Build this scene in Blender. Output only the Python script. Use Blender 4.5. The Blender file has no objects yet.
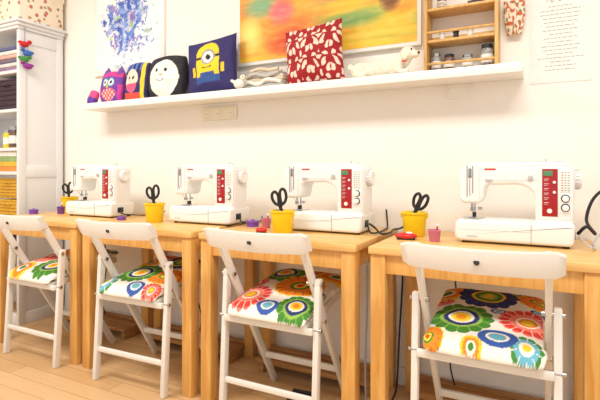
import bpy, bmesh, math, random
from mathutils import Vector, Matrix, noise
random.seed(4)
S = bpy.context.scene
D = bpy.data
S.view_settings.view_transform = 'Standard'
S.view_settings.look = 'None'
S.view_settings.exposure = 0.0

def lin(c):
    o = []
    for v in c:
        v = v/255.0
        o.append(v/12.92 if v <= 0.04045 else ((v+0.055)/1.055)**2.4)
    return (o[0], o[1], o[2], 1.0)

# ---------------------------------------------------------------- materials
def nodes_of(name):
    m = D.materials.new(name); m.use_nodes = True
    nt = m.node_tree
    return m, nt, nt.nodes['Principled BSDF']

def mat(name, rgb, rough=0.5, metal=0.0, var=0.04, scale=25, bump=0.0, **kw):
    m, nt, b = nodes_of(name)
    tc = nt.nodes.new('ShaderNodeTexCoord')
    n = nt.nodes.new('ShaderNodeTexNoise'); n.inputs['Scale'].default_value = scale
    n.inputs['Detail'].default_value = 4
    nt.links.new(tc.outputs['Object'], n.inputs['Vector'])
    r = nt.nodes.new('ShaderNodeValToRGB')
    c = lin(rgb)
    r.color_ramp.elements[0].color = tuple(x*(1-var) for x in c[:3])+(1,)
    r.color_ramp.elements[1].color = tuple(min(1, x*(1+var)) for x in c[:3])+(1,)
    r.color_ramp.elements[0].position = .3; r.color_ramp.elements[1].position = .7
    nt.links.new(n.outputs['Fac'], r.inputs['Fac'])
    nt.links.new(r.outputs['Color'], b.inputs['Base Color'])
    b.inputs['Roughness'].default_value = rough
    b.inputs['Metallic'].default_value = metal
    for k, v in kw.items():
        b.inputs[k.replace('_', ' ')].default_value = v
    if bump:
        bp = nt.nodes.new('ShaderNodeBump'); bp.inputs['Strength'].default_value = bump
        bp.inputs['Distance'].default_value = 0.004
        nt.links.new(n.outputs['Fac'], bp.inputs['Height'])
        nt.links.new(bp.outputs['Normal'], b.inputs['Normal'])
    return m

def wood(name, c1, c2, rough=0.4, sc=(2, 2, 30), grain=3.0):
    m, nt, b = nodes_of(name)
    tc = nt.nodes.new('ShaderNodeTexCoord')
    mp = nt.nodes.new('ShaderNodeMapping'); mp.inputs['Scale'].default_value = sc
    n = nt.nodes.new('ShaderNodeTexNoise'); n.inputs['Scale'].default_value = grain
    n.inputs['Detail'].default_value = 6; n.inputs['Distortion'].default_value = 1.0
    r = nt.nodes.new('ShaderNodeValToRGB')
    r.color_ramp.elements[0].color = lin(c1); r.color_ramp.elements[1].color = lin(c2)
    r.color_ramp.elements[0].position = .3; r.color_ramp.elements[1].position = .7
    nt.links.new(tc.outputs['Object'], mp.inputs['Vector'])
    nt.links.new(mp.outputs['Vector'], n.inputs['Vector'])
    nt.links.new(n.outputs['Fac'], r.inputs['Fac'])
    nt.links.new(r.outputs['Color'], b.inputs['Base Color'])
    b.inputs['Roughness'].default_value = rough
    return m

def vcol(name, rough=0.8, bump=0.15, bs=400):
    m, nt, b = nodes_of(name)
    a = nt.nodes.new('ShaderNodeAttribute'); a.attribute_name = 'Col'
    nt.links.new(a.outputs['Color'], b.inputs['Base Color'])
    tc = nt.nodes.new('ShaderNodeTexCoord')
    n = nt.nodes.new('ShaderNodeTexNoise'); n.inputs['Scale'].default_value = bs
    nt.links.new(tc.outputs['Object'], n.inputs['Vector'])
    bp = nt.nodes.new('ShaderNodeBump'); bp.inputs['Strength'].default_value = bump
    bp.inputs['Distance'].default_value = 0.002
    nt.links.new(n.outputs['Fac'], bp.inputs['Height'])
    nt.links.new(bp.outputs['Normal'], b.inputs['Normal'])
    b.inputs['Roughness'].default_value = rough
    return m

M_wall = mat('wall_paint', (247, 242, 234), .85, var=.012, scale=3, bump=.03)
M_ceil = mat('ceiling_paint', (245, 243, 238), .9, var=.01)
M_trim = mat('trim_paint', (240, 238, 232), .5, var=.01)
M_white = mat('white_lacquer', (243, 241, 236), .35, var=.012)
M_chair = mat('chair_paint', (234, 231, 224), .38, var=.02)
M_plastic = mat('white_plastic', (240, 240, 238), .28, var=.008)
M_plastic2 = mat('grey_plastic', (188, 189, 192), .35)
M_seam = mat('seam_grey', (130, 130, 132), .6)
M_red = mat('red_panel', (165, 22, 30), .3, var=.05)
M_lcd = mat('lcd_green', (86, 140, 100), .3)
M_dark = mat('dark_plastic', (34, 34, 36), .4)
M_black = mat('black_rubber', (22, 22, 24), .45)
M_steel = mat('steel', (190, 192, 196), .22, 1.0)
M_yellow = mat('yellow_plastic', (240, 205, 20), .4)
M_purple = mat('purple_plastic', (118, 70, 165), .4)
M_pink = mat('pink_plastic', (205, 120, 150), .4)
M_redp = mat('red_plastic', (205, 35, 35), .35)
M_table = wood('beech_wood', (208, 148, 70), (234, 184, 106), .42, (12, 12, 1.2))
M_tabletop = wood('beech_top', (218, 166, 92), (240, 198, 130), .35, (1.2, 14, 14))
M_plank = wood('footboard_wood', (150, 102, 54), (188, 138, 80), .6, (1.5, 14, 14))
M_pine = wood('pine_wood', (196, 150, 84), (226, 184, 116), .45, (12, 12, 1.5))
M_cream = mat('cream_plush', (238, 228, 208), .95, var=.14, scale=45, bump=.8)
M_glass = mat('jar_glass', (225, 228, 225), .1, var=.02, Transmission_Weight=.6)
M_socket = mat('socket_plastic', (240, 232, 208), .4)
M_paper = mat('paper', (238, 236, 232), .8)
M_ink = mat('ink_grey', (160, 160, 164), .8)
M_wicker = mat('wicker_dark', (66, 48, 60), .8, var=.4, scale=80, bump=.8)
M_wyel = mat('wicker_yellow', (216, 168, 50), .7, var=.25, scale=70, bump=.8)
M_v = vcol('printed_fabric')
M_vp = vcol('painted_canvas', .6, .2, 120)

def floor_mat():
    m, nt, b = nodes_of('laminate_floor')
    tc = nt.nodes.new('ShaderNodeTexCoord')
    br = nt.nodes.new('ShaderNodeTexBrick')
    br.inputs['Scale'].default_value = 1.0
    br.inputs['Brick Width'].default_value = 1.2
    br.inputs['Row Height'].default_value = 0.095
    br.inputs['Mortar Size'].default_value = 0.0012
    br.inputs['Color1'].default_value = lin((232, 194, 146))
    br.inputs['Color2'].default_value = lin((214, 172, 120))
    br.inputs['Mortar'].default_value = lin((150, 108, 68))
    nt.links.new(tc.outputs['Object'], br.inputs['Vector'])
    mp = nt.nodes.new('ShaderNodeMapping'); mp.inputs['Scale'].default_value = (1.2, 22, 1)
    n = nt.nodes.new('ShaderNodeTexNoise'); n.inputs['Scale'].default_value = 3; n.inputs['Detail'].default_value = 6
    nt.links.new(tc.outputs['Object'], mp.inputs['Vector']); nt.links.new(mp.outputs['Vector'], n.inputs['Vector'])
    r = nt.nodes.new('ShaderNodeValToRGB')
    r.color_ramp.elements[0].color = (.72, .68, .62, 1); r.color_ramp.elements[1].color = (1, 1, 1, 1)
    nt.links.new(n.outputs['Fac'], r.inputs['Fac'])
    mx = nt.nodes.new('ShaderNodeMix'); mx.data_type = 'RGBA'; mx.blend_type = 'MULTIPLY'
    mx.inputs[0].default_value = .7
    nt.links.new(br.outputs['Color'], mx.inputs[6]); nt.links.new(r.outputs['Color'], mx.inputs[7])
    nt.links.new(mx.outputs[2], b.inputs['Base Color'])
    b.inputs['Roughness'].default_value = .38
    return m
M_floor = floor_mat()

# ---------------------------------------------------------------- builder
def frame(d):
    d = d.normalized()
    side = Vector((1, 0, 0)) if abs(d.x) < .9 else Vector((0, 1, 0))
    n = d.cross(side).normalized()
    side = n.cross(d).normalized()
    return side, n, d

def catmull(pts, n=8, closed=False):
    P = [Vector(p) for p in pts]; out = []
    L = len(P)
    rng = range(L) if closed else range(L-1)
    for i in rng:
        if closed:
            a, b, c, d = P[(i-1) % L], P[i], P[(i+1) % L], P[(i+2) % L]
        else:
            a, b, c, d = P[max(i-1, 0)], P[i], P[i+1], P[min(i+2, L-1)]
        for k in range(n):
            t = k/n
            out.append(.5*((2*b)+(c-a)*t+(2*a-5*b+4*c-d)*t*t+(3*b-a-3*c+d)*t*t*t))
    if not closed: out.append(P[-1])
    return out

def roundpoly(pts, rad, n=5):
    out = []; L = len(pts)
    for i in range(L):
        r = rad[i] if isinstance(rad, (list, tuple)) else rad
        p = Vector(pts[i]); a = Vector(pts[i-1]); b = Vector(pts[(i+1) % L])
        if r <= 0: out.append(tuple(p)); continue
        da = (a-p); db = (b-p)
        r = min(r, da.length*.45, db.length*.45)
        p0 = p+da.normalized()*r; p1 = p+db.normalized()*r
        for k in range(n+1):
            t = k/n
            q = p0*(1-t)**2+p*2*t*(1-t)+p1*t*t
            out.append(tuple(q))
    return out

def inset_poly(P, d):
    n = len(P); out = []
    area = sum(P[i][0]*P[(i+1) % n][1]-P[(i+1) % n][0]*P[i][1] for i in range(n))
    sg = 1 if area > 0 else -1
    for i in range(n):
        p = Vector(P[i]); a = Vector(P[i-1]); b = Vector(P[(i+1) % n])
        e1 = (p-a).normalized(); e2 = (b-p).normalized()
        n1 = Vector((-e1.y, e1.x))*sg; n2 = Vector((-e2.y, e2.x))*sg
        m = n1+n2
        if m.length < 1e-6: m = n1
        m.normalize(); c = max(.5, m.dot(n1))
        out.append(tuple(p+m*(d/c)))
    return out

class B:
    def __init__(s, name):
        s.name = name; s.bm = bmesh.new(); s.mats = []
    def mi(s, m):
        if m not in s.mats: s.mats.append(m)
        return s.mats.index(m)
    def add(s, tb, m, M=None):
        i = s.mi(m)
        if M is not None: bmesh.ops.transform(tb, matrix=M, verts=tb.verts)
        bmesh.ops.recalc_face_normals(tb, faces=tb.faces)
        for f in tb.faces: f.material_index = i
        me = D.meshes.new('t'); tb.to_mesh(me); tb.free()
        s.bm.from_mesh(me); D.meshes.remove(me)
    def box(s, lo, hi, m, bev=.003, seg=2, M=None):
        tb = bmesh.new(); bmesh.ops.create_cube(tb, size=1)
        lo = Vector(lo); hi = Vector(hi); sz = hi-lo; c = (hi+lo)/2
        for v in tb.verts: v.co = Vector((v.co.x*sz.x, v.co.y*sz.y, v.co.z*sz.z))+c
        bev = min(bev, min(sz)*.45)
        if bev > 0: bmesh.ops.bevel(tb, geom=tb.edges[:], offset=bev, segments=seg, affect='EDGES', profile=.5)
        s.add(tb, m, M)
    def bar(s, p0, p1, w, t, m, bev=.004):
        p0 = Vector(p0); p1 = Vector(p1); a, n, d = frame(p1-p0); L = (p1-p0).length
        M = Matrix((a, n, d)).transposed().to_4x4(); M.translation = (p0+p1)/2
        s.box((-w/2, -t/2, -L/2), (w/2, t/2, L/2), m, bev, 2, M)
    def cyl(s, p0, p1, r0, m, r1=None, seg=20, bev=0):
        p0 = Vector(p0); p1 = Vector(p1); r1 = r0 if r1 is None else r1
        a, n, d = frame(p1-p0); L = (p1-p0).length
        tb = bmesh.new()
        bmesh.ops.create_cone(tb, cap_ends=True, segments=seg, radius1=r0, radius2=r1, depth=L)
        if bev:
            es = [e for e in tb.edges if any(len(f.verts) > 4 for f in e.link_faces)]
            bmesh.ops.bevel(tb, geom=es, offset=bev, segments=2, affect='EDGES', profile=.5)
        M = Matrix((a, n, d)).transposed().to_4x4(); M.translation = (p0+p1)/2
        s.add(tb, m, M)
    def ell(s, c, r, m, rot=None, seg=20):
        tb = bmesh.new(); bmesh.ops.create_uvsphere(tb, u_segments=seg, v_segments=max(8, seg//2), radius=1)
        if not hasattr(r, '__len__'): r = (r, r, r)
        M = Matrix.Translation(Vector(c)) @ (rot.to_4x4() if rot else Matrix.Identity(4)) @ Matrix.Diagonal((*r, 1))
        s.add(tb, m, M)
    def tube(s, pts, r, m, closed=False, seg=8, smooth=6, flat=1.0):
        P = catmull(pts, smooth, closed) if smooth else [Vector(p) for p in pts]
        tb = bmesh.new(); rings = []; L = len(P); prev = None
        for i in range(L):
            if closed: d = P[(i+1) % L]-P[i-1]
            else: d = P[min(i+1, L-1)]-P[max(i-1, 0)]
            if d.length < 1e-9: d = Vector((0, 0, 1))
            d.normalize()
            if prev is None: a, n, _ = frame(d)
            else:
                a = prev-d*prev.dot(d)
                a = a.normalized() if a.length > 1e-6 else frame(d)[0]
                n = d.cross(a)
            prev = a
            rr = r[min(len(r)-1, int(i*len(r)/L))] if hasattr(r, '__len__') else r
            rings.append([tb.verts.new(P[i]+a*math.cos(2*math.pi*k/seg)*rr+n*math.sin(2*math.pi*k/seg)*rr*flat) for k in range(seg)])
        for i in range(L if closed else L-1):
            A = rings[i]; Bq = rings[(i+1) % L]
            for k in range(seg): tb.faces.new((A[k], A[(k+1) % seg], Bq[(k+1) % seg], Bq[k]))
        if not closed:
            tb.faces.new(rings[0][::-1]); tb.faces.new(rings[-1])
        s.add(tb, m)
    def lathe(s, prof, c, m, seg=28, M=None):
        tb = bmesh.new(); rings = []
        for r, z in prof:
            if r < 1e-6: rings.append([tb.verts.new((0, 0, z))])
            else: rings.append([tb.verts.new((r*math.cos(2*math.pi*k/seg), r*math.sin(2*math.pi*k/seg), z)) for k in range(seg)])
        for A, Q in zip(rings, rings[1:]):
            if len(A) == 1 and len(Q) == 1: continue
            for k in range(seg):
                k2 = (k+1) % seg
                if len(A) == 1: tb.faces.new((A[0], Q[k2], Q[k]))
                elif len(Q) == 1: tb.faces.new((A[k], A[k2], Q[0]))
                else: tb.faces.new((A[k], A[k2], Q[k2], Q[k]))
        T = Matrix.Translation(Vector(c))
        s.add(tb, m, T @ M if M is not None else T)
    def prism(s, poly, y0, y1, m, bev=0, seg=4, M=None):
        tb = bmesh.new(); n = len(poly); rings = []
        if bev:
            lay = [(bev*(1-math.sin(a)), y0+bev*(1-math.cos(a))) for a in [math.pi/2*k/seg for k in range(seg+1)]]
            lay += [(i, y0+y1-y) for i, y in lay[::-1]]
        else: lay = [(0, y0), (0, y1)]
        for ins, y in lay:
            pp = inset_poly(poly, ins) if ins > 1e-6 else poly
            rings.append([tb.verts.new((x, y, z)) for x, z in pp])
        for A, Q in zip(rings, rings[1:]):
            for i in range(n): tb.faces.new((A[i], A[(i+1) % n], Q[(i+1) % n], Q[i]))
        caps = [tb.faces.new(rings[0]), tb.faces.new(rings[-1][::-1])]
        for f in caps: f.normal_update()
        bmesh.ops.triangulate(tb, faces=caps, quad_method='BEAUTY', ngon_method='EAR_CLIP')
        s.add(tb, m, M)
    def done(s, loc=(0, 0, 0), rz=0, rx=0, parent=None, ang=40):
        for f in s.bm.faces: f.smooth = True
        ca = math.radians(ang)
        for e in s.bm.edges:
            if len(e.link_faces) == 2:
                try: e.smooth = e.calc_face_angle() < ca
                except Exception: e.smooth = False
        me = D.meshes.new(s.name); s.bm.to_mesh(me); s.bm.free()
        for m in s.mats: me.materials.append(m)
        o = D.objects.new(s.name, me); S.collection.objects.link(o)
        o.location = loc; o.rotation_euler = (rx, 0, rz)
        if parent: o.parent = parent
        return o

def inst(o, loc, rz=0):
    c = o.copy(); S.collection.objects.link(c); c.location = loc; c.rotation_euler = (0, 0, rz)
    return c

def grid_obj(name, fn_pos, fn_col, nu, nv, material, closed_back=None, loc=(0, 0, 0), rot=(0, 0, 0), parent=None):
    verts = []; cols = []; faces = []
    sides = (1, -1) if closed_back else (1,)
    for sd in sides:
        base = len(verts)
        for j in range(nv+1):
            for i in range(nu+1):
                u = -1+2*i/nu; v = -1+2*j/nv
                verts.append(fn_pos(u, v, sd)); cols.append(fn_col(u, v, sd))
        for j in range(nv):
            for i in range(nu):
                a = base+j*(nu+1)+i; q = (a, a+1, a+nu+2, a+nu+1)
                faces.append(q if sd == 1 else q[::-1])
    me = D.meshes.new(name); me.from_pydata([tuple(v) for v in verts], [], faces)
    ca = me.color_attributes.new('Col', 'FLOAT_COLOR', 'POINT')
    flat = []
    for c in cols: flat.extend(lin(c))
    ca.data.foreach_set('color', flat)
    if closed_back:
        bm = bmesh.new(); bm.from_mesh(me)
        bmesh.ops.remove_doubles(bm, verts=bm.verts, dist=1e-5)
        bm.to_mesh(me); bm.free()
    me.polygons.foreach_set('use_smooth', [True]*len(me.polygons))
    me.materials.append(material)
    o = D.objects.new(name, me); S.collection.objects.link(o)
    o.location = loc; o.rotation_euler = rot
    if parent: o.parent = parent
    return o

def nz(x, y, z=0): return noise.noise(Vector((x, y, z)))
def mixc(a, b, t):
    t = max(0, min(1, t)); return tuple(a[i]*(1-t)+b[i]*t for i in range(3))

# ---------------------------------------------------------------- room
WY = 2.22
def slab(name, lo, hi, m):
    b = B(name); b.box(lo, hi, m, 0); return b.done()
slab('floor', (-4.2, -2.2, -.05), (2.4, WY+.1, 0), M_floor)
slab('ceiling', (-4.2, -2.2, 2.75), (2.4, WY+.1, 2.8), M_ceil)
slab('wall_back', (-4.2, WY, 0), (2.4, WY+.1, 2.75), M_wall)
slab('wall_left', (-4.2, -2.2, 0), (-4.1, WY, 2.75), M_wall)
b = B('baseboard_back'); b.box((-3.0, WY-.014, 0), (2.4, WY, .085), M_trim, .004); b.done()

# ---------------------------------------------------------------- tables
def table():
    b = B('work_table'); w = .742; d = .575; h = .75
    b.box((0, 0, h-.028), (w, d, h), M_tabletop, .004)
    l = .056
    for x in (.006, w-l-.006):
        for y in (.008, d-l-.008):
            b.box((x, y, 0), (x+l, y+l, h-.028), M_table, .004)
    b.box((.06, .018, h-.098), (w-.06, .038, h-.028), M_table, .002)
    b.box((.06, d-.038, h-.098), (w-.06, d-.018, h-.028), M_table, .002)
    for x in (.018, w-.038): b.box((x, .06, h-.098), (x+.02, d-.06, h-.028), M_table, .002)
    b.box((.062, d-.2, .05), (w-.062, d-.05, .072), M_plank, .003)
    b.box((.04, d-.062, .035), (w-.04, d-.042, .09), M_plank, .003)
    for x in (.07, w-.1): b.box((x, d-.19, 0), (x+.03, d-.06, .05), M_plank, .002)
    return b.done((-.567, 1.635, 0))
T = table()
for x in (-1.357, -2.14, -2.915): inst(T, (x, 1.635, 0))

# ---------------------------------------------------------------- chairs
G = (66, 136, 46); Yl = (246, 208, 46); Bl = (48, 88, 168); Tl = (104, 180, 204); Rd = (222, 58, 44)
Pk = (240, 130, 112); Or = (244, 140, 30); Nv = (34, 50, 112); Wt = (243, 239, 228); Br = (110, 70, 36); Lg = (150, 190, 80)
KIND = {
 'g': (14, [(.16, Or), (.3, Yl), (.4, Wt), (.55, Nv), (.66, Lg), (1, G)], Lg),
 'b': (14, [(.18, Yl), (.3, Lg), (.46, G), (.56, Yl), (1, Nv)], Bl),
 'o': (16, [(.14, Rd), (.26, Yl), (.38, G), (.9, Or), (1, Yl)], Br),
 'r': (16, [(.2, Yl), (.32, Or), (.4, Wt), (.62, Pk), (.9, Rd), (1, Pk)], Wt),
 't': (10, [(.25, Yl), (.45, Wt), (.75, Tl), (1, G)], Wt),
 'y': (12, [(.25, G), (.42, Wt), (.7, Or), (1, Yl)], Or),
 'p': (12, [(.2, Wt), (.45, Rd), (1, Pk)], Rd),
 'd': (1, [(.45, Tl), (.6, Wt), (1, Bl)], Bl),
}
def flowers(x, y, L):
    for cx, cy, R, k in L:
        n, rings, gap = KIND[k]
        dx = x-cx; dy = y-cy
        if k == 'd': dy *= 1.5
        r = math.hypot(dx, dy)
        if r > R: continue
        th = math.atan2(dy, dx); c = abs(math.cos(n*th/2)) if n > 1 else 1
        if r > R*(.9+.1*c): continue
        t = r/R
        if t > .58 and c < .15: return gap
        for lim, col in rings:
            if t <= lim: return col
    return Wt

def cushion_on(parent, L, name='seat_cushion'):
    w, d, t = .187, .24, .027
    def pos(u, v, s):
        k = max(0, (1-u**6))**.5*max(0, (1-v**6))**.5
        x = w*u; y = d*v
        if abs(u) > .85 and abs(v) > .85:
            q = (abs(u)-.85)*(abs(v)-.85)/.0225
            x *= 1-.05*q; y *= 1-.05*q
        z = s*t*k+.007*nz(x*14, y*14, s)*k
        if s == 1: z += .009*k*(1-.5*(u*u+v*v))
        z += .07*(v+1)/2
        # the rear edge droops over the rail
        if v < -.82: z -= .02*((-.82-v)/.18)**2
        lim = .176 if -.75 < v < .2 else w
        x = max(-lim, min(lim, x))
        return (x, y+.208, .456+z)
    def col(u, v, s):
        if s < 0: return Wt
        return flowers(u*w, v*d, L)
    return grid_obj(name, pos, col, 140, 170, M_v, True, parent=parent)

def chair(name='folding_chair'):
    b = B(name); m = M_chair; q = .02
    for sx in (-1, 1):
        x = .190*sx
        b.bar((x, -.085, .79), (x, .385, .0), .02, .034, m, .005)
        xo = .215*sx
        b.bar((xo, .032, .61), (xo, -.004, .0), .024, .032, m, .005)
        b.cyl((.17*sx, .025, .59), (.234*sx, .025, .59), .009, M_steel, seg=14)
        b.cyl((.165*sx, .012, .437-q), (.236*sx, .012, .437-q), .008, M_steel, seg=14)
        b.cyl((.16*sx, .125, .437-q), (.205*sx, .125, .437-q), .008, M_steel, seg=14)
        b.bar((.166*sx, -.012, .436-q), (.166*sx, .425, .506-q), .02, .034, m, .005)
    N = 20; tb = bmesh.new(); rings = []
    W = .232
    for i in range(N+1):
        u = -1+2*i/N; x = W*u; y = -.1-.03*(1-u*u)
        zt = .802-.006*(1-u*u); zb = .722-.004*(1-u*u)
        if abs(u) > .9: zb += (abs(u)-.9)*.12; zt -= (abs(u)-.9)*.08
        ty = .011; ln = .030
        rings.append([tb.verts.new(p) for p in ((x, y-ty+ln, zb), (x, y+ty+ln, zb), (x, y+ty+.006, zt-.004), (x, y+.004, zt), (x, y-ty+.004, zt), (x, y-ty+.002, zt-.006))])
    for A, Q in zip(rings, rings[1:]):
        for k in range(6): tb.faces.new((A[k], A[(k+1) % 6], Q[(k+1) % 6], Q[k]))
    tb.faces.new(rings[0][::-1]); tb.faces.new(rings[-1])
    b.add(tb, m)
    b.cyl((0, -.1295, .758), (0, -.112, .752), .0085, M_dark, seg=16)
    b.bar((-.205, .0, .432-q), (.205, .0, .432-q), .02, .026, m, .004)
    b.bar((-.215, .004, .15), (.215, .004, .15), .016, .024, m, .004)
    b.bar((-.19, .29, .16), (.19, .29, .16), .016, .028, m, .004)
    for i in range(7):
        y = .02+i*.058; z = .442-q+.07*(y/.42)
        b.box((-.158, y, z-.006), (.158, y+.045, z+.006), m, .003)
    b.bar((-.17, .42, .505-q), (.17, .42, .505-q), .02, .028, m, .004)
    return b
CH = [
 ((-.172, 1.59), 0.0, [(-.08, -.08, .108, 'g'), (-.01, .13, .11, 'b'), (.13, -.05, .095, 'r'), (-.165, .14, .08, 'y'), (.16, .15, .08, 'o'), (.045, -.18, .06, 'd'), (.13, -.205, .05, 't'), (.035, .005, .028, 'd'), (-.155, .045, .035, 'p'), (-.17, -.21, .055, 'o'), (-.03, -.225, .035, 'y'), (.08, .215, .04, 'g'), (.16, .05, .025, 'd')]),
 ((-.98, 1.60), 0.0, [(.045, -.0, .118, 'o'), (-.12, -.14, .095, 'r'), (.12, -.18, .08, 'g'), (-.1, .13, .105, 'g'), (.14, .17, .09, 'y'), (-.16, -.0, .045, 'p'), (.175, -.06, .04, 't'), (.0, -.2, .05, 'd'), (.02, .19, .05, 'r')]),
 ((-1.735, 1.59), 0.03, [(-.05, -.08, .108, 'g'), (.11, -.08, .09, 'o'), (-.14, .08, .085, 'y'), (.05, .11, .1, 'b'), (-.08, .2, .07, 'r'), (.16, .2, .06, 'g'), (-.165, -.19, .065, 't'), (.165, .05, .045, 'y'), (.04, -.205, .05, 'd'), (.14, -.21, .05, 'r')]),
 ((-2.465, 1.58), 0.0, [(-.1, -.02, .1, 'p'), (.08, -.13, .108, 'g'), (-.1, -.19, .07, 'y'), (.09, .09, .1, 'r'), (-.1, .15, .08, 'o'), (.14, .21, .05, 't'), (.17, -.01, .04, 'y')]),
]
base = None
for (x, y), rz, L in CH:
    if base is None: o = chair().done((x, y, 0), rz); base = o
    else: o = inst(base, (x, y, 0), rz)
    cushion_on(o, L)

# ---------------------------------------------------------------- sewing machine
def machine():
    b = B('sewing_machine'); P = M_plastic
    base = roundpoly([(-.207, .008), (.198, .008), (.202, .088), (-.202, .09)], [.03, .02, .012, .024])
    b.prism(base, -.088, .088, P, .012, 4)
    body = roundpoly([(.078, .075), (.2, .075), (.203, .285), (.182, .308), (-.158, .306), (-.194, .28), (-.192, .165),
                      (-.178, .15), (-.116, .15), (-.102, .17), (-.096, .222), (.03, .226), (.072, .2)],
                     [.0, .0, .04, .03, .05, .045, .016, .016, .016, .016, .03, .03, .05], 6)
    b.prism(body, -.06, .062, P, .013, 5)
    b.prism(roundpoly([(.086, .1), (.196, .1), (.196, .292), (.086, .292)], .014, 5), -.0625, -.055, P, .002, 2)
    b.box((-.15, -.045, .3055), (.16, .05, .3095), P, .002)
    b.box((-.08, .0, .309), (.1, .026, .3125), M_plastic2, .002)
    b.box((-.185, -.0603, .296), (.19, -.0597, .2972), M_plastic2, 0)
    b.cyl((.11, .03, .306), (.11, .03, .322), .003, M_plastic2)
    b.lathe([(0, 0), (.011, 0), (.011, .004), (.003, .007), (0, .007)], (.152, -.01, .307), M_plastic2)
    b.box((-.163, -.0615, .175), (-.160, -.0595, .296), M_seam, .0)
    b.box((-.142, -.0615, .19), (-.139, -.0595, .296), M_seam, .0)
    b.box((-.118, -.061, .165), (-.1168, -.0595, .296), M_plastic2, .0)
    b.box((-.158, -.061, .25), (-.144, -.058, .285), M_steel, .001)
    b.box((-.098, -.0613, .28), (-.058, -.0595, .286), M_redp, .0)
    b.box((-.09, -.061, .24), (.07, -.0595, .2412), M_plastic2, .0)
    b.cyl((-.148, -.012, .12), (-.148, -.012, .16), .0045, M_steel, seg=12)
    b.cyl((-.148, -.012, .092), (-.148, -.012, .12), .0013, M_steel, seg=8)
    b.box((-.156, -.02, .118), (-.141, -.004, .132), M_steel, .002)
    b.cyl((-.141, .012, .1), (-.141, .012, .16), .0035, M_steel, seg=12)
    b.box((-.16, -.03, .0905), (-.13, .012, .095), M_steel, .0015)
    b.box((-.15, -.002, .094), (-.136, .018, .112), M_dark, .002)
    b.cyl((-.128, .0, .128), (-.112, .0, .128), .006, M_plastic2, seg=12)
    b.tube([(-.15, -.063, .29), (-.151, -.066, .2), (-.149, -.04, .15), (-.148, -.014, .118)], .0009, M_dark, seg=5)
    b.box((-.185, -.05, .0885), (-.105, .05, .0908), M_steel, .001)
    b.box((-.176, -.074, .0885), (-.116, -.052, .0905), M_glass, .001)
    b.box((.062, -.0892, .012), (.0635, -.087, .084), M_seam, 0)
    b.box((-.185, -.0885, .052), (.062, -.0872, .0535), M_plastic2, 0)
    b.box((-.16, -.0892, .026), (-.12, -.0872, .03), M_plastic2, 0)
    b.box((.098, -.0645, .112), (.148, -.0605, .284), M_red, .0015)
    b.box((.102, -.066, .258), (.132, -.0635, .277), M_lcd, .0008)
    for i in range(6):
        z = .248-.017*i
        b.box((.104, -.0652, z-.0014), (.12, -.064, z), M_plastic, 0)
        b.box((.104, -.0652, z-.007), (.116, -.064, z-.006), M_plastic, 0)
    for z in (.236, .2): b.cyl((.137, -.0685, z), (.137, -.064, z), .005, M_plastic, seg=14)
    b.cyl((.122, -.069, .132), (.122, -.064, .132), .0085, M_plastic, seg=18, bev=.001)
    b.box((.155, -.0642, .2), (.189, -.0622, .28), M_paper, .0005)
    for i in range(8):
        for j in range(3):
            b.box((.159+.01*j, -.0648, .205+.0092*i), (.165+.01*j, -.064, .2075+.0092*i), M_red if j == 0 else M_seam, 0)
    for z in (.178, .145):
        b.cyl((.172, -.0625, z), (.172, -.061, z), .0145, M_plastic2, seg=20)
        b.cyl((.172, -.077, z), (.172, -.061, z), .011, M_plastic, seg=20, bev=.002)
    b.cyl((.06, -.07, .252), (.06, -.058, .252), .009, M_plastic2, seg=16, bev=.002)
    b.box((-.095, -.066, .237), (-.07, -.058, .246), M_plastic2, .002)
    Mw = Matrix.Rotation(math.pi/2, 4, 'Y')
    b.lathe([(0, 0), (.026, 0), (.034, .003), (.035, .018), (.033, .023), (.026, .026), (.02, .024), (0, .024)], (.2, .0, .245), M_plastic, M=Mw)
    for k in range(16):
        a = 2*math.pi*k/16
        b.cyl((.205, .035*math.cos(a), .245+.035*math.sin(a)), (.219, .035*math.cos(a), .245+.035*math.sin(a)), .0014, M_plastic2, seg=6)
    b.box((.198, -.04, .03), (.204, .0, .06), M_dark, .001)
    for x in (-.17, .175):
        for y in (-.065, .065): b.cyl((x, y, 0), (x, y, .012), .01, M_black, seg=12)
    return b
mm = machine().done((-.098, 1.975, .75))
inst(mm, (-.885, 1.975, .75)); inst(mm, (-1.565, 1.975, .75)); inst(mm, (-2.405, 1.975, .75))

# ---------------------------------------------------------------- table-top bits
pots = [(-1.02, 1.80), (-1.86, 1.88), (-.483, 1.99), (-2.80, 2.06)]
def bucket(): 
    b = B('yellow_bucket')
    b.lathe([(0, 0), (.041, 0), (.043, .002), (.052, .092), (.056, .094), (.057, .1), (.053, .102), (.05, .098), (.041, .006), (0, .006)], (0, 0, 0), M_yellow)
    for s in (-1, 1): b.box((s*.054-.004, -.008, .078), (s*.054+.004, .008, .096), M_yellow, .002)
    return b
pk = bucket().done((-1.02, 1.80, .75))
for x, y in pots[1:]: inst(pk, (x, y, .75))

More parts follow.
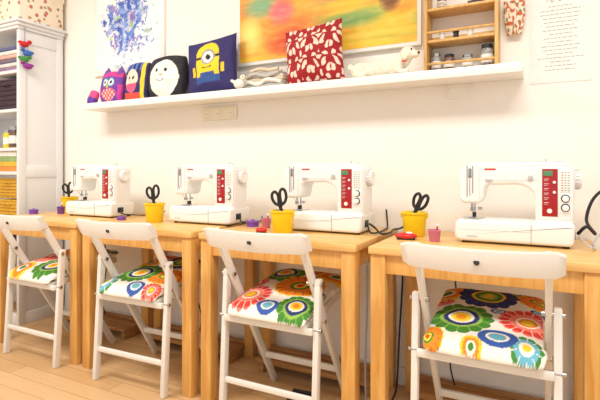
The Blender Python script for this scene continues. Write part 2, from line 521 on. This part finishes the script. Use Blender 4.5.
def scissors(lean, tw=0):
    b = B('scissors')
    R = Matrix.Rotation(lean, 4, 'Y') @ Matrix.Rotation(tw, 4, 'Z')
    def T(p): return tuple(R @ Vector(p))
    for s in (-1, 1):
        b.bar(T((s*.002, .001*s, .0)), T((s*.005, .001*s, .1)), .011, .0022, M_steel, .0005)
        b.tube([T(p) for p in [(-s*.004, 0, .095), (s*.003, 0, .112), (s*.008, 0, .126)]], .0065, M_black, seg=8)
        k = 1.0 if s > 0 else .88
        loop = [(s*.008, 0, .122), (s*.004, 0, .146), (s*.006, 0, .122+.052*k), (s*.017, 0, .122+.066*k), (s*.029, 0, .122+.056*k), (s*.031, 0, .15), (s*.021, 0, .128)]
        b.tube([T(p) for p in loop], .0066, M_black, closed=True, seg=8, smooth=5)
    b.cyl(T((0, -.005, .1)), T((0, .005, .1)), .005, M_steel, seg=12)
    return b
for (x, y), ln, tw in zip(pots, (-.16, -.12, .42, -.14), (.5, .6, -.3, .8)):
    scissors(ln, tw).done((x-math.sin(ln)*.045-(0 if ln < 0 else .02), y, .758))

def lid_box(name, x, y, m, r=.024, h=.022):
    b = B(name)
    b.lathe([(0, 0), (r, 0), (r, h*.55), (r*1.08, h*.6), (r*1.08, h*.9), (r*.95, h), (0, h)], (0, 0, 0), m)
    b.lathe([(0, 0), (r*.3, 0), (r*.22, .006), (0, .007)], (0, 0, h-.0005), m)
    return b.done((x, y, .75))
lid_box('pin_box', -1.275, 1.95, M_purple, .03, .03)
lid_box('pin_box', -2.09, 1.86, M_purple, .024, .02)
lid_box('pin_box', -2.875, 1.86, M_purple, .026, .03)
def cup(name, x, y, m):
    b = B(name)
    b.lathe([(0, 0), (.018, 0), (.02, .003), (.024, .042), (.026, .044), (.023, .046), (.018, .01), (0, .01)], (0, 0, 0), m)
    b.cyl((0.004, 0, .01), (.012, 0, .062), .0035, M_redp, seg=10)
    b.ell((.012, 0, .064), .006, M_plastic)
    return b.done((x, y, .75))
cup('thread_cup', -1.185, 1.93, M_pink); cup('thread_cup', -.375, 1.87, M_pink)
cup('thread_cup', -2.735, 1.95, M_purple)
b = B('red_pincushion')
b.ell((0, 0, .014), (.045, .026, .0145), M_redp); b.box((-.036, -.02, 0), (.036, .02, .01), M_dark, .004)
b.ell((.012, -.004, .026), (.014, .01, .006), M_plastic)
b.done((-.487, 1.87, .75), .2)
b = B('red_pincushion'); b.ell((0, 0, .012), (.028, .02, .0122), M_redp); b.box((-.02, -.014, 0), (.02, .014, .007), M_dark, .003)
b.done((-1.115, 1.775, .75))
def cable(name, pts, r=.0035, m=M_black):
    b = B(name); b.tube(pts, r, m, seg=8, smooth=8); return b.done()
cable('power_cable', [(-.672, 1.955, .795), (-.645, 1.95, .78), (-.6, 1.9, .762), (-.585, 1.98, .759), (-.6, 2.08, .759), (-.58, 2.16, .762), (-.56, 2.19, .80)], .0045)
cable('power_cable', [(-.672, 1.935, .79), (-.65, 1.91, .762), (-.63, 1.97, .759), (-.64, 2.1, .759), (-.66, 2.19, .762), (-.67, 2.20, .84)], .004)
cable('power_cable', [(-1.353, 1.955, .795), (-1.325, 1.93, .77), (-1.315, 2.03, .759), (-1.34, 2.13, .759), (-1.37, 2.19, .775)])
cable('power_cable', [(-2.193, 1.955, .795), (-2.17, 1.94, .775), (-2.14, 2.05, .759), (-2.1, 2.14, .759), (-2.08, 2.19, .775)])
cable('power_cable', [(.115, 1.955, .80), (.14, 1.93, .83), (.17, 1.98, .80), (.15, 2.08, .84), (.18, 2.15, .92), (.24, 2.195, .96), (.34, 2.2, .95)], .006)
cable('power_cable', [(.115, 1.945, .79), (.15, 1.88, .765), (.165, 1.93, .759), (.17, 2.05, .759), (.22, 2.15, .8), (.3, 2.2, .85)], .003, M_plastic2)
cable('pedal_cable', [(-.591, 2.205, .70), (-.588, 2.19, .5), (-.595, 2.16, .25), (-.59, 2.1, .05), (-.59, 2.0, .006), (-.59, 1.8, .006)], .0045, M_black)
cable('pedal_cable', [(-.592, 1.70, .69), (-.59, 1.69, .5), (-.593, 1.68, .25), (-.59, 1.7, .04), (-.59, 1.76, .006)], .004, M_seam)
cable('pedal_cable', [(-1.75, 2.1, .66), (-1.78, 2.11, .4), (-1.74, 2.12, .2), (-1.75, 2.12, .09)], .0035, M_black)
cable('pedal_cable', [(-.35, 2.13, .66), (-.33, 2.135, .4), (-.36, 2.13, .2), (-.34, 2.13, .085)], .0035, M_black)
cable('pedal_cable', [(-2.55, 2.12, .66), (-2.52, 2.12, .4), (-2.56, 2.12, .2), (-2.53, 2.12, .09)], .0035, M_black)

def pedal(x, y, rz):
    b = B('foot_pedal')
    poly = [(0, 0), (.13, 0), (.13, .02), (0, .05)]
    b.prism(roundpoly(poly, .008), -.045, .045, M_dark, .004)
    for i in range(5): b.box((.02+.02*i, -.035, .046-.0046*i-.002), (.028+.02*i, .035, .051-.0046*i), M_black, .001)
    b.done((x, y, 0), rz)
pedal(-.95, 1.86, -1.5); pedal(-.17, 1.88, -1.6)

# ---------------------------------------------------------------- wall shelf
b = B('wall_shelf')
b.box((-2.63, 2.034, 1.42), (-.07, WY, 1.452), M_white, .003)
b.box((-2.63, 2.028, 1.418), (-.07, 2.036, 1.457), M_white, .002)
b.box((-2.63, WY-.012, 1.452), (-.07, WY, 1.47), M_white, .002)
b.done()
SZ = 1.4525
b = B('wire_hook_rail')
b.tube([(-.39, 2.21, 1.405), (-.39, 2.19, 1.37), (-.37, 2.17, 1.345), (-.31, 2.17, 1.345), (-.29, 2.19, 1.37), (-.29, 2.21, 1.405)], .003, M_white)
for x in (-.39, -.29): b.cyl((x, 2.205, 1.405), (x, 2.22, 1.405), .008, M_white)
b.done()
b = B('power_socket')
b.box((-1.81, WY-.014, 1.322), (-1.555, WY, 1.40), M_socket, .005)
for i in range(3):
    x = -1.768+.085*i
    b.cyl((x, WY-.0145, 1.36), (x, WY-.011, 1.36), .026, M_plastic2, seg=24)
    b.cyl((x, WY-.0155, 1.36), (x, WY-.012, 1.36), .0252, M_socket, seg=24)
    for dx in (-.008, .008): b.cyl((x+dx, WY-.0165, 1.36), (x+dx, WY-.013, 1.36), .0022, M_seam, seg=8)
b.done()

# ---------------------------------------------------------------- pillows
def pillow(name, w, h, t, col, loc, lean=.14, rz=0, oval=0, rot_y=0, n=64):
    def pos(u, v, s):
        if oval:
            uu = u*math.sqrt(1-oval*v*v/2); vv = v*math.sqrt(1-oval*u*u/2)
            k = math.sqrt(max(0, (1-u*u)*(1-v*v)))**.7
        else:
            uu = u*(1-.07*(1-v*v)); vv = v*(1-.07*(1-u*u))
            k = ((1-u*u)*(1-v*v))**.42 if abs(u) < 1 and abs(v) < 1 else 0
        wr = 1+.22*nz(u*2.5, v*2.5, 3*s+w*9)+.06*nz(u*8, v*8, w*5)
        return (w/2*uu, -s*t/2*k*wr, h/2*vv)
    o = grid_obj(name, pos, col, n, n, M_v, True)
    o.rotation_euler = (-lean, rot_y, rz)
    o.location = (loc[0], loc[1], SZ+h/2*math.cos(lean)+loc[2])
    return o

def damask(u, v, s):
    x = u*1.5; y = v*1.5
    a = abs(((x+.5) % 1.0)-.5)*1.5; bq = ((y+.3) % 1.15)-.575
    f = math.sin(9*a+6*bq*bq+1.2*nz(x*3, y*3))*math.cos(7.6*bq+3*a)+.45*nz(x*6, y*6, 2)
    return (234, 210, 194) if f > .24 else (156, 20, 28)
def yellow_char(u, v, s):
    nav = (46, 40, 98)
    if s < 0: return nav
    x = u; y = v
    inside = abs(x) < .5 and (-.68 < y < .34 or math.hypot(x, y-.34) < .5)
    if not inside: 
        if abs(x) < .68 and -.35 < y < 0 and abs(abs(x)-.6) < .06: return (236, 200, 40)
        return nav
    g = math.hypot(x-.03, y-.28)
    if g < .1: return (30, 24, 20)
    if g < .22: return (244, 242, 236)
    if g < .29: return (150, 150, 155)
    if abs(y-.28) < .055: return (30, 30, 34)
    if y < -.42: return (50, 84, 150)
    if abs(y+.12-.1*x*x) < .025 and abs(x) < .2: return (60, 30, 20)
    if y < -.3 and abs(x) < .3: return (50, 84, 150)
    return (242, 206, 40)
def white_char(u, v, s):
    if s < 0: return (36, 36, 44)
    f = ((u-.04)/.78)**2+((v+.12)/.86)**2
    if f > 1: return (34, 34, 40)
    for ex in (-.28, .16):
        if math.hypot((u-ex)/.07, (v-.24)/.09) < 1: return (30, 30, 36)
    if math.hypot((u+.06)/.1, (v-.04)/.05) < 1: return (220, 160, 80)
    if abs((u+.06)**2+(v-.05)**2-.09) < .010 and v < -.15: return (110, 90, 90)
    return (242, 237, 226)
def blue_char(u, v, s):
    if s < 0: return (40, 42, 96)
    if u > .5: return (240, 204, 60) if abs(u-.68) < .13 else (38, 36, 84)
    f = ((u+.2)/.55)**2+((v+.0)/.6)**2
    if f < 1:
        if math.hypot(u+.4, v-.15) < .1 or math.hypot(u+.02, v-.15) < .1: return (40, 30, 40)
        if v < -.15: return (222, 90, 130)
        return (240, 214, 196)
    if v < -.6: return (220, 80, 60)
    if v > .5 and math.sin(u*16) > .3: return (90, 130, 210)
    return (44, 44, 104)
def purple_char(u, v, s):
    if s < 0: return (110, 60, 150)
    for ex in (-.3, .22):
        d = math.hypot(u-ex, v-.25)
        if d < .1: return (30, 20, 40)
        if d < .2: return (244, 240, 236)
        if d < .28: return (70, 170, 180)
    if abs(u+.04) < .1 and abs(v) < .1: return (240, 170, 50)
    if v < -.15 and (u/.6)**2+((v+.45)/.4)**2 < 1: return (232, 80, 150) if math.sin(u*20)*math.sin(v*20) > -.2 else (250, 220, 120)
    if v > .62: return (224, 60, 140)
    if abs(u) > .72 and v < .1: return (200, 60, 150)
    return (112, 62, 158)

o = pillow('purple_owl_cushion', .205, .215, .09, purple_char, (-2.46, 2.125, 0), .12, oval=.5)
b = B('ears')
for sx in (-1, 1):
    b.lathe([(0, 0), (.03, .003), (.02, .035), (0, .07)], (sx*.06, 0, .075), M_purple)
b.done(parent=o)
pillow('blue_doll_cushion', .20, .25, .09, blue_char, (-2.235, 2.125, 0), .12, oval=.3)
pillow('penguin_cushion', .285, .262, .12, white_char, (-1.985, 2.12, 0), .1, oval=.42)
pillow('navy_cartoon_cushion', .345, .325, .10, yellow_char, (-1.655, 2.115, 0), .1, rot_y=-.09)
pillow('red_damask_cushion', .32, .31, .11, damask, (-1.012, 2.105, 0), .12, rot_y=-.1, n=150)
pillow('toy_fish_cushion', .07, .10, .05, lambda u, v, s: (222, 80, 140) if v > 0 else (100, 60, 160), (-2.607, 2.09, 0), .2, oval=.3, rot_y=.3)

M_f1 = mat('linen_white', (236, 232, 222), .9, var=.05, scale=50, bump=.4)
M_f2 = mat('linen_grey', (190, 186, 180), .9, var=.08, scale=50, bump=.4)
M_f3 = mat('linen_sand', (222, 206, 178), .9, var=.08, scale=50, bump=.4)
b = B('folded_fabric_pile')
z = 0
for i, (x0, x1, m) in enumerate([(-.13, .13, M_f1), (-.125, .13, M_f2), (-.13, .12, M_f1), (-.12, .125, M_f3), (-.10, .12, M_f1), (-.09, .1, M_f2)]):
    th = .015+.004*(i % 2)
    b.box((x0, -.055+.004*i, z), (x1, .06, z+th), m, .007, 3)
    z += th-.0005
b.tube([(-.12, -.05, .03), (-.08, -.06, .045), (-.02, -.055, .03), (.04, -.06, .05), (.12, -.052, .034)], .010, M_f1, seg=10)
b.tube([(-.1, -.045, .07), (-.04, -.055, .085), (.03, -.05, .07), (.1, -.045, .088)], .010, M_f2, seg=10)
b.tube([(-.08, -.03, .105), (-.02, -.04, .112), (.04, -.03, .104), (.09, -.03, .11)], .010, M_f3, seg=10)
b.tube([(-.07, .02, .108), (.0, .01, .114), (.08, .02, .106)], .012, M_f1, seg=10)
b.done((-1.31, 2.14, SZ))
b = B('white_fabric_bird')
b.ell((0, 0, .036), (.032, .016, .026), M_f1); b.ell((.026, -.002, .067), (.015, .013, .015), M_f1)
b.lathe([(0, 0), (.005, 0), (0, .014)], (.039, -.002, .066), M_yellow, M=Matrix.Rotation(math.pi/2, 4, 'Y'))
b.ell((-.036, 0, .05), (.02, .009, .009), M_f1, Matrix.Rotation(.5, 3, 'Y')); b.ell((.032, -.013, .07), .0025, M_black)
for sx in (-.01, .013): b.cyl((sx, 0, 0), (sx, 0, .016), .0045, M_f3, seg=8)
b.done((-1.43, 2.053, SZ))

b = B('plush_dog')
m = M_cream
b.ell((0, 0, .042), (.12, .04, .038), m)
b.ell((-.08, 0, .042), (.055, .042, .042), m)
b.ell((.08, 0, .046), (.045, .04, .044), m)
b.ell((.118, -.005, .074), (.03, .028, .036), m)
b.ell((.14, -.012, .1), (.036, .032, .032), m)
b.ell((.172, -.022, .09), (.022, .018, .017), m)
for s in (-1, 1): b.ell((.132, -.008+s*.033, .092), (.017, .008, .03), m, Matrix.Rotation(.2*s, 3, 'X'))
for x, s in ((.09, -1), (.09, 1), (-.11, -1), (-.09, 1)):
    b.tube([(x, s*.032, .028), (x+.03, s*.04, .015), (x+.06, s*.04, .014)], .0135, m, seg=10)
b.tube([(-.12, 0, .05), (-.138, -.01, .07), (-.14, -.02, .05)], [.012, .011, .009, .008], m, seg=10)
o = b.done((-.672, 2.09, SZ), 0)
md = o.modifiers.new('r', 'REMESH'); md.mode = 'VOXEL'; md.voxel_size = .004; md.use_smooth_shade = True
ms = o.modifiers.new('s', 'SMOOTH'); ms.iterations = 5
b = B('face')
b.ell((.191, -.03, .094), (.006, .007, .0055), M_black)
b.ell((.162, -.04, .111), .0042, M_black); b.ell((.168, .01, .111), .0042, M_black)
b.tube([(.118, -.036, .062), (.13, -.042, .06), (.142, -.04, .062)], .003, M_redp)
b.done(parent=o)

# ---------------------------------------------------------------- artworks
def paint_main(u, v, s):
    x = (u+1)/2; y = (v+1)/2
    n1 = nz(x*3, y*5, 1); n2 = nz(x*7+3, y*12, 4); n3 = nz(x*2, y*22, 7); n4 = nz(x*20, y*30, 3)
    c = mixc((246, 176, 58), (236, 124, 46), .4+.9*n1)
    R = max(0, min(1, (x-.4)*5))
    c = mixc(c, (222, 196, 62), R*(.85+n2))
    c = mixc(c, (150, 172, 76), R*max(0, .35+1.8*nz(x*4, y*9, 12)))
    c = mixc(c, (226, 140, 104), max(0, 1-abs(y-.5-.05*math.sin(x*9))/.07)*R*.8)
    c = mixc(c, (240, 200, 60), max(0, 1-abs(y-.4)/.04)*R*.8)
    c = mixc(c, (242, 198, 56), (.13-y)*9+n3)
    c = mixc(c, (130, 176, 130), max(0, 1-((x-.14)**2/.02+(y-.5)**2/.02))*1.1+.15*n2)
    c = mixc(c, (232, 104, 116), max(0, 1-((x-.27)**2/.01+(y-.42)**2/.02))*1.1)
    c = mixc(c, (250, 228, 120), max(0, 1-((x-.07)**2/.008+(y-.24)**2/.04)))
    c = mixc(c, (204, 62, 32), max(0, 1-((x-.32)**2/.03+(y-.14)**2/.02))*.9+.2*n2)
    c = mixc(c, (104, 150, 84), max(0, 1-((x-.66)**2/.04+(y-.24)**2/.006))*.8)
    c = mixc(c, (120, 72, 40), max(0, 1-((x-.87)**2/.004+(y-.38)**2/.018))*1.3)
    c = mixc(c, (250, 226, 160), max(0, n3)*.3+max(0, n4)*.3)
    return c
def canvas(name, x0, x1, z0, z1, col, nu, nv, border, th=.025, fm=None):
    fm = fm or M_white
    b = B(name)
    b.box((x0, WY-th, z0), (x1, WY, z1), fm, .002)
    o = b.done()
    w = (x1-x0)/2-border; h = (z1-z0)/2-border
    grid_obj('picture', lambda u, v, s: ((x0+x1)/2+u*w, WY-th-.0015, (z0+z1)/2+v*h), col, nu, nv, M_vp, parent=o)
    return o
canvas('abstract_painting', -1.535, -.50, 1.615, 2.25, paint_main, 260, 170, .018, .03)
def splash(u, v, s):
    bg = (240, 240, 242)
    r = math.hypot(u/.75, v/.85)
    d = r+.5*nz(u*2.2, v*2.2, 5)+.3*nz(u*7, v*7, 2)
    n = nz(u*9, v*9, 9)+.7*nz(u*22, v*22, 3)+.5*nz(u*45, v*45, 1)
    cc = mixc((50, 84, 184), (140, 170, 226), .45+1.2*nz(u*6, v*6, 8))
    if nz(u*4, v*4, 30) > .25: cc = mixc(cc, (170, 120, 190), .6)
    if nz(u*5, v*5, 50) > .35: cc = (150, 190, 150)
    if d < .66 and n > -.15: return cc
    if d < .66: return mixc(bg, cc, .35)
    if d < .88 and n > .1: return mixc(cc, bg, .2)
    if d < 1.05 and n > .38: return mixc(cc, bg, .35)
    return bg
canvas('blue_splash_print', -2.74, -2.1, 1.67, 2.34, splash, 190, 190, .03, .02)

b = B('text_poster')
b.box((-.046, WY-.003, 1.395), (.18, WY, 1.80), M_paper, 0)
cx = .067
b.tube([(cx-.05, WY-.004, 1.735), (cx-.04, WY-.004, 1.75), (cx-.03, WY-.004, 1.732), (cx-.015, WY-.004, 1.748), (cx, WY-.004, 1.732), (cx+.015, WY-.004, 1.748), (cx+.03, WY-.004, 1.734), (cx+.05, WY-.004, 1.744)], .0014, M_ink, seg=5)
for i in range(17):
    z = 1.712-.0165*i
    L = random.uniform(.03, .085)
    x = cx-L
    while x < cx+L:
        w = random.uniform(.008, .022)
        b.box((x, WY-.0036, z-.0014), (min(x+w, cx+L), WY-.0028, z+.0014), M_ink, 0); x += w+.004
b.done()

# ---------------------------------------------------------------- pine spice rack
b = B('pine_rack')
X0, X1, Y0, Y1, Z0, Z1 = -.468, -.162, 2.1, WY, SZ, 1.93
for x in (X0, X1-.014):
    prof = roundpoly([(Y0, Z0), (Y1, Z0), (Y1, Z1), (Y1-.04, Z1), (Y0+.01, Z1-.07), (Y0, Z1-.12)], [.0, 0, .0, .02, .02, .02])
    b.prism(prof, 0, .014, M_pine, .002, 2, M=Matrix(((0, 1, 0, x), (1, 0, 0, 0), (0, 0, 1, 0), (0, 0, 0, 1))))
for z in (Z0+.012, 1.60, 1.74): b.box((X0+.014, Y0+.006, z-.006), (X1-.014, Y1, z+.006), M_pine, .002)
for z in (1.50, 1.64, 1.79): b.cyl((X0+.012, Y0+.01, z), (X1-.012, Y0+.01, z), .006, M_pine, seg=12)
b.box((X0+.014, WY-.008, 1.83), (X1-.014, WY, 1.9), M_pine, .002)
b.box((X0+.014, WY-.006, 1.605), (X1-.014, WY, 1.645), M_pine, .002)
b.done()
def jar(name, x, y, z, r, h, lid, fill):
    b = B(name)
    b.lathe([(0, 0), (r*.9, 0), (r, .004), (r, h*.72), (r*.8, h*.82), (0, h*.82)], (0, 0, 0), fill)
    b.lathe([(0, h*.82), (r*.86, h*.82), (r*.88, h*.98), (r*.8, h), (0, h)], (0, 0, 0), lid)
    b.lathe([(r*1.005, h*.2), (r*1.02, h*.21), (r*1.02, h*.55), (r*1.005, h*.56)], (0, 0, 0), M_paper)
    return b.done((x, y, z))
M_fill1 = mat('buttons_mix', (150, 150, 150), .4, var=.6, scale=90)
M_fill2 = mat('beads_brown', (110, 84, 70), .4, var=.6, scale=90)
zt = Z0+.0185
jar('button_jar', -.425, 2.16, zt, .022, .085, M_steel, M_fill1)
jar('button_jar', -.368, 2.16, zt, .024, .075, M_dark, M_fill2)
jar('button_jar', -.21, 2.16, zt, .026, .10, M_dark, M_fill1)
jar('button_jar', -.29, 2.16, zt, .024, .065, M_steel, M_glass)
def spool(x, y, z, m, r=.014, h=.04):
    b = B('thread_spool')
    b.lathe([(0, 0), (r, 0), (r, .003), (r*.6, .005), (r*.85, .007), (r*.85, h-.007), (r*.6, h-.005), (r, h-.003), (r, h), (0, h)], (0, 0, 0), m)
    return b.done((x, y, z))
for i, m in enumerate((M_paper, M_dark, M_paper)): spool(-.40+.06*i, 2.165, 1.6065, m)
b = B('striped_fabric_gnome')
for i in range(7):
    r0 = .042-.005*i; r1 = .042-.005*(i+1)
    b.cyl((0, 0, .018*i), (0, 0, .018*(i+1)), r0, M_paper if i % 2 else mat('charcoal_felt%d' % i, (70, 66, 70), .9), r1)
b.ell((0, 0, .128), .012, M_redp)
b.done((-.255, 2.165, 1.7465))
jar('button_jar', -.40, 2.16, 1.7465, .02, .07, M_steel, M_fill2)
def orn(u, v, s):
    return (198, 96, 60) if nz(u*4, v*4, 2) > .12 else ((120, 130, 80) if nz(u*5, v*5, 8) > .2 else (236, 222, 200))
o = grid_obj('hanging_fabric_heart', lambda u, v, s: (-.105+.042*u*(1-.35*(v < 0)*abs(v)**1.0), WY-.03-s*.02*math.sqrt(max(0, (1-u*u)*(1-v*v))), 1.68+.075*v), orn, 40, 50, M_v, True)
b = B('hanging_loop'); b.tube([(-.105, WY-.03, 1.752), (-.107, WY-.015, 1.80), (-.105, WY-.004, 1.84)], .0015, M_dark); b.cyl((-.105, WY-.012, 1.842), (-.105, WY, 1.842), .004, M_steel); b.done(parent=o)

# ---------------------------------------------------------------- bookcase
b = B('white_bookcase')
x1 = -3.07; x0 = -3.98; yf = 1.88; yb = 2.2; H = 1.965
bc = mat('bookcase_paint', (228, 229, 230), .45, var=.01)
b.box((x1-.018, yf, .0), (x1, yb, H), bc, .003)
b.box((x0, yf, 0), (x0+.028, yb, H), bc, .003)
b.box((x0, yb-.012, .06), (x1, yb, H), bc, .002)
b.box((x0, yf+.01, 0), (x1-.017, yf+.03, .07), bc, .002)
b.box((x1-.001, yf, .0), (x1+.008, yf+.05, H), bc, .003)
b.box((x1-.001, yb-.05, .0), (x1+.008, yb, H), bc, .003)
for z in (.0, .98, H-.09): b.box((x1-.001, yf+.045, z), (x1+.007, yb-.045, z+.08), bc, .003)
LV = [.36, .685, 1.02, 1.18, 1.44, 1.70]
for z in LV: b.box((x0+.026, yf+.006, z-.022), (x1-.017, yb-.01, z), bc, .002)
b.box((x0-.01, yf-.012, H), (x1+.015, yb, H+.02), bc, .003)
b.box((x0-.025, yf-.022, H+.02), (x1+.03, yb, H+.042), bc, .006)
b.box((x0-.04, yf-.032, H+.042), (x1+.045, yb, H+.06), bc, .004)
b.done()
def basket(name, x, z, w, d, h, m, y=2.03):
    b = B(name)
    poly = roundpoly([(-w/2*.92, 0), (w/2*.92, 0), (w/2, h), (-w/2, h)], [.01, .01, .004, .004])
    b.prism(poly, -d/2, d/2, m, .003)
    b.tube([(-w/2, -d/2, h), (w/2, -d/2, h), (w/2, d/2, h), (-w/2, d/2, h)], .007, m, closed=True, smooth=0)
    for k in range(1, 6): b.tube([(-w/2*.96, -d/2-.001, h*k/6), (0, -d/2-.004, h*k/6), (w/2*.96, -d/2-.001, h*k/6)], .004, m, seg=6)
    b.tube([(-.03, -d/2-.002, h*.75), (-.02, -d/2-.016, h*.82), (.02, -d/2-.016, h*.82), (.03, -d/2-.002, h*.75)], .003, m)
    return b.done((x, y, z+.002))
basket('yellow_storage_basket', -3.235, .685, .26, .24, .135, M_wyel)
basket('yellow_storage_basket', -3.235, .835, .25, .22, .13, M_wyel)
basket('dark_wicker_basket', -3.24, 1.44, .27, .24, .20, M_wicker)
basket('dark_wicker_basket', -3.24, .36, .27, .24, .2, M_wicker)
b = B('ribbon_boxes')
cc = [(230, 150, 70), (226, 190, 70), (150, 180, 120), (236, 232, 226)]
for i, c in enumerate(cc):
    mm2 = mat('box_card%d' % i, c, .7, var=.1)
    b.box((-.12, -.1, .034*i), (.09-.006*i, .1, .034*i+.031), mm2, .003)
    b.box((-.122, -.102, .034*i+.022), (.092-.006*i, .102, .034*i+.033), mm2, .002)
b.done((-3.2, 2.0, 1.0205))
for i, (m, r) in enumerate([(M_fill1, .03), (M_fill2, .032), (M_yellow, .028)]):
    jar('bead_jar', -3.135-.075*i, 1.94, 1.1805, r, .13+.02*(i % 2), M_steel, m)
b = B('folded_fabric_stack')
for i, c in enumerate([(150, 120, 150), (226, 220, 214), (120, 110, 130), (220, 176, 160), (236, 232, 226), (96, 100, 140)]):
    b.box((-.13, -.1, .028*i), (.13-.008*(i % 3), .1, .028*i+.027), mat('cloth%d' % i, c, .9, var=.15, bump=.3), .01, 3)
b.done((-3.235, 2.0, 1.7005))

def box_mat():
    m, nt, bs = nodes_of('floral_card')
    tc = nt.nodes.new('ShaderNodeTexCoord')
    v = nt.nodes.new('ShaderNodeTexVoronoi'); v.inputs['Scale'].default_value = 24
    n = nt.nodes.new('ShaderNodeTexNoise'); n.inputs['Scale'].default_value = 60
    ad = nt.nodes.new('ShaderNodeMath'); ad.operation = 'MULTIPLY_ADD'; ad.inputs[1].default_value = .35
    r = nt.nodes.new('ShaderNodeValToRGB')
    e = r.color_ramp.elements
    e[0].position = .2; e[0].color = lin((196, 60, 80))
    e[1].position = .8; e[1].color = lin((242, 230, 208))
    k = e.new(.36); k.color = lin((226, 130, 130)); k = e.new(.45); k.color = lin((140, 152, 100)); k = e.new(.52); k.color = lin((242, 230, 208))
    nt.links.new(tc.outputs['Object'], v.inputs['Vector']); nt.links.new(tc.outputs['Object'], n.inputs['Vector'])
    nt.links.new(n.outputs['Fac'], ad.inputs[0]); nt.links.new(v.outputs['Distance'], ad.inputs[2])
    nt.links.new(ad.outputs[0], r.inputs['Fac'])
    nt.links.new(r.outputs['Color'], bs.inputs['Base Color']); bs.inputs['Roughness'].default_value = .8
    return m
M_fl = box_mat()
b = B('floral_storage_box')
b.box((-.24, -.16, 0), (.24, .16, .24), M_fl, .006); b.box((-.246, -.166, .19), (.246, .166, .255), M_fl, .006)
b.done((-3.285, 2.03, H+.0605))

b = B('felt_bird_garland')
b.tube([(0, 0, .24), (.0, -.002, .1), (.0, -.002, -.02)], .0015, M_dark)
b.cyl((-.012, 0, .24), (.004, 0, .24), .005, M_steel)
for i, (c, zz) in enumerate([((200, 40, 50), .13), ((60, 110, 190), .075), ((70, 140, 70), .03), ((150, 60, 150), -.01)]):
    m = mat('felt%d' % i, c, .95, var=.1, bump=.4); s = -1 if i % 2 else 1
    b.ell((.012, -.02*s*.6, zz), (.016, .032, .02), m); b.ell((.012, .024*s, zz+.02), (.012, .015, .014), m)
    b.lathe([(0, 0), (.005, 0), (0, .014)], (.012, .036*s, zz+.02), M_yellow, M=Matrix.Rotation(-math.pi/2*s, 4, 'X'))
    b.ell((.012, -.035*s, zz+.008), (.007, .02, .01), m)
b.done((-3.045, 1.91, 1.73))

# ---------------------------------------------------------------- lights & world
w = D.worlds.new('World'); S.world = w; w.use_nodes = True
bg = w.node_tree.nodes['Background']; bg.inputs['Color'].default_value = (1.0, .985, .965, 1); bg.inputs['Strength'].default_value = .92
def area(name, loc, size, sy, power, col, rot=(0, 0, 0)):
    l = D.lights.new(name, 'AREA'); l.shape = 'RECTANGLE'; l.size = size; l.size_y = sy; l.energy = power; l.color = col
    o = D.objects.new(name, l); S.collection.objects.link(o); o.location = loc; o.rotation_euler = rot
    return o
area('overhead_fill', (-2.4, .5, 2.7), 1.2, .6, 52, (1, .965, .91))  # two unseen area lights, added below the ceiling to brighten the room
area('overhead_fill', (.1, .5, 2.7), 1.2, .6, 44, (1, .965, .91))

# ---------------------------------------------------------------- camera
cd = D.cameras.new('camera'); cam = D.objects.new('camera', cd); S.collection.objects.link(cam)
cam.location = (0, 0, 1.03); cam.rotation_euler = (math.pi/2, 0, math.radians(27.4))
cd.sensor_width = 36; cd.lens = 28.02; cd.shift_y = -.05; cd.clip_start = .05
S.camera = cam
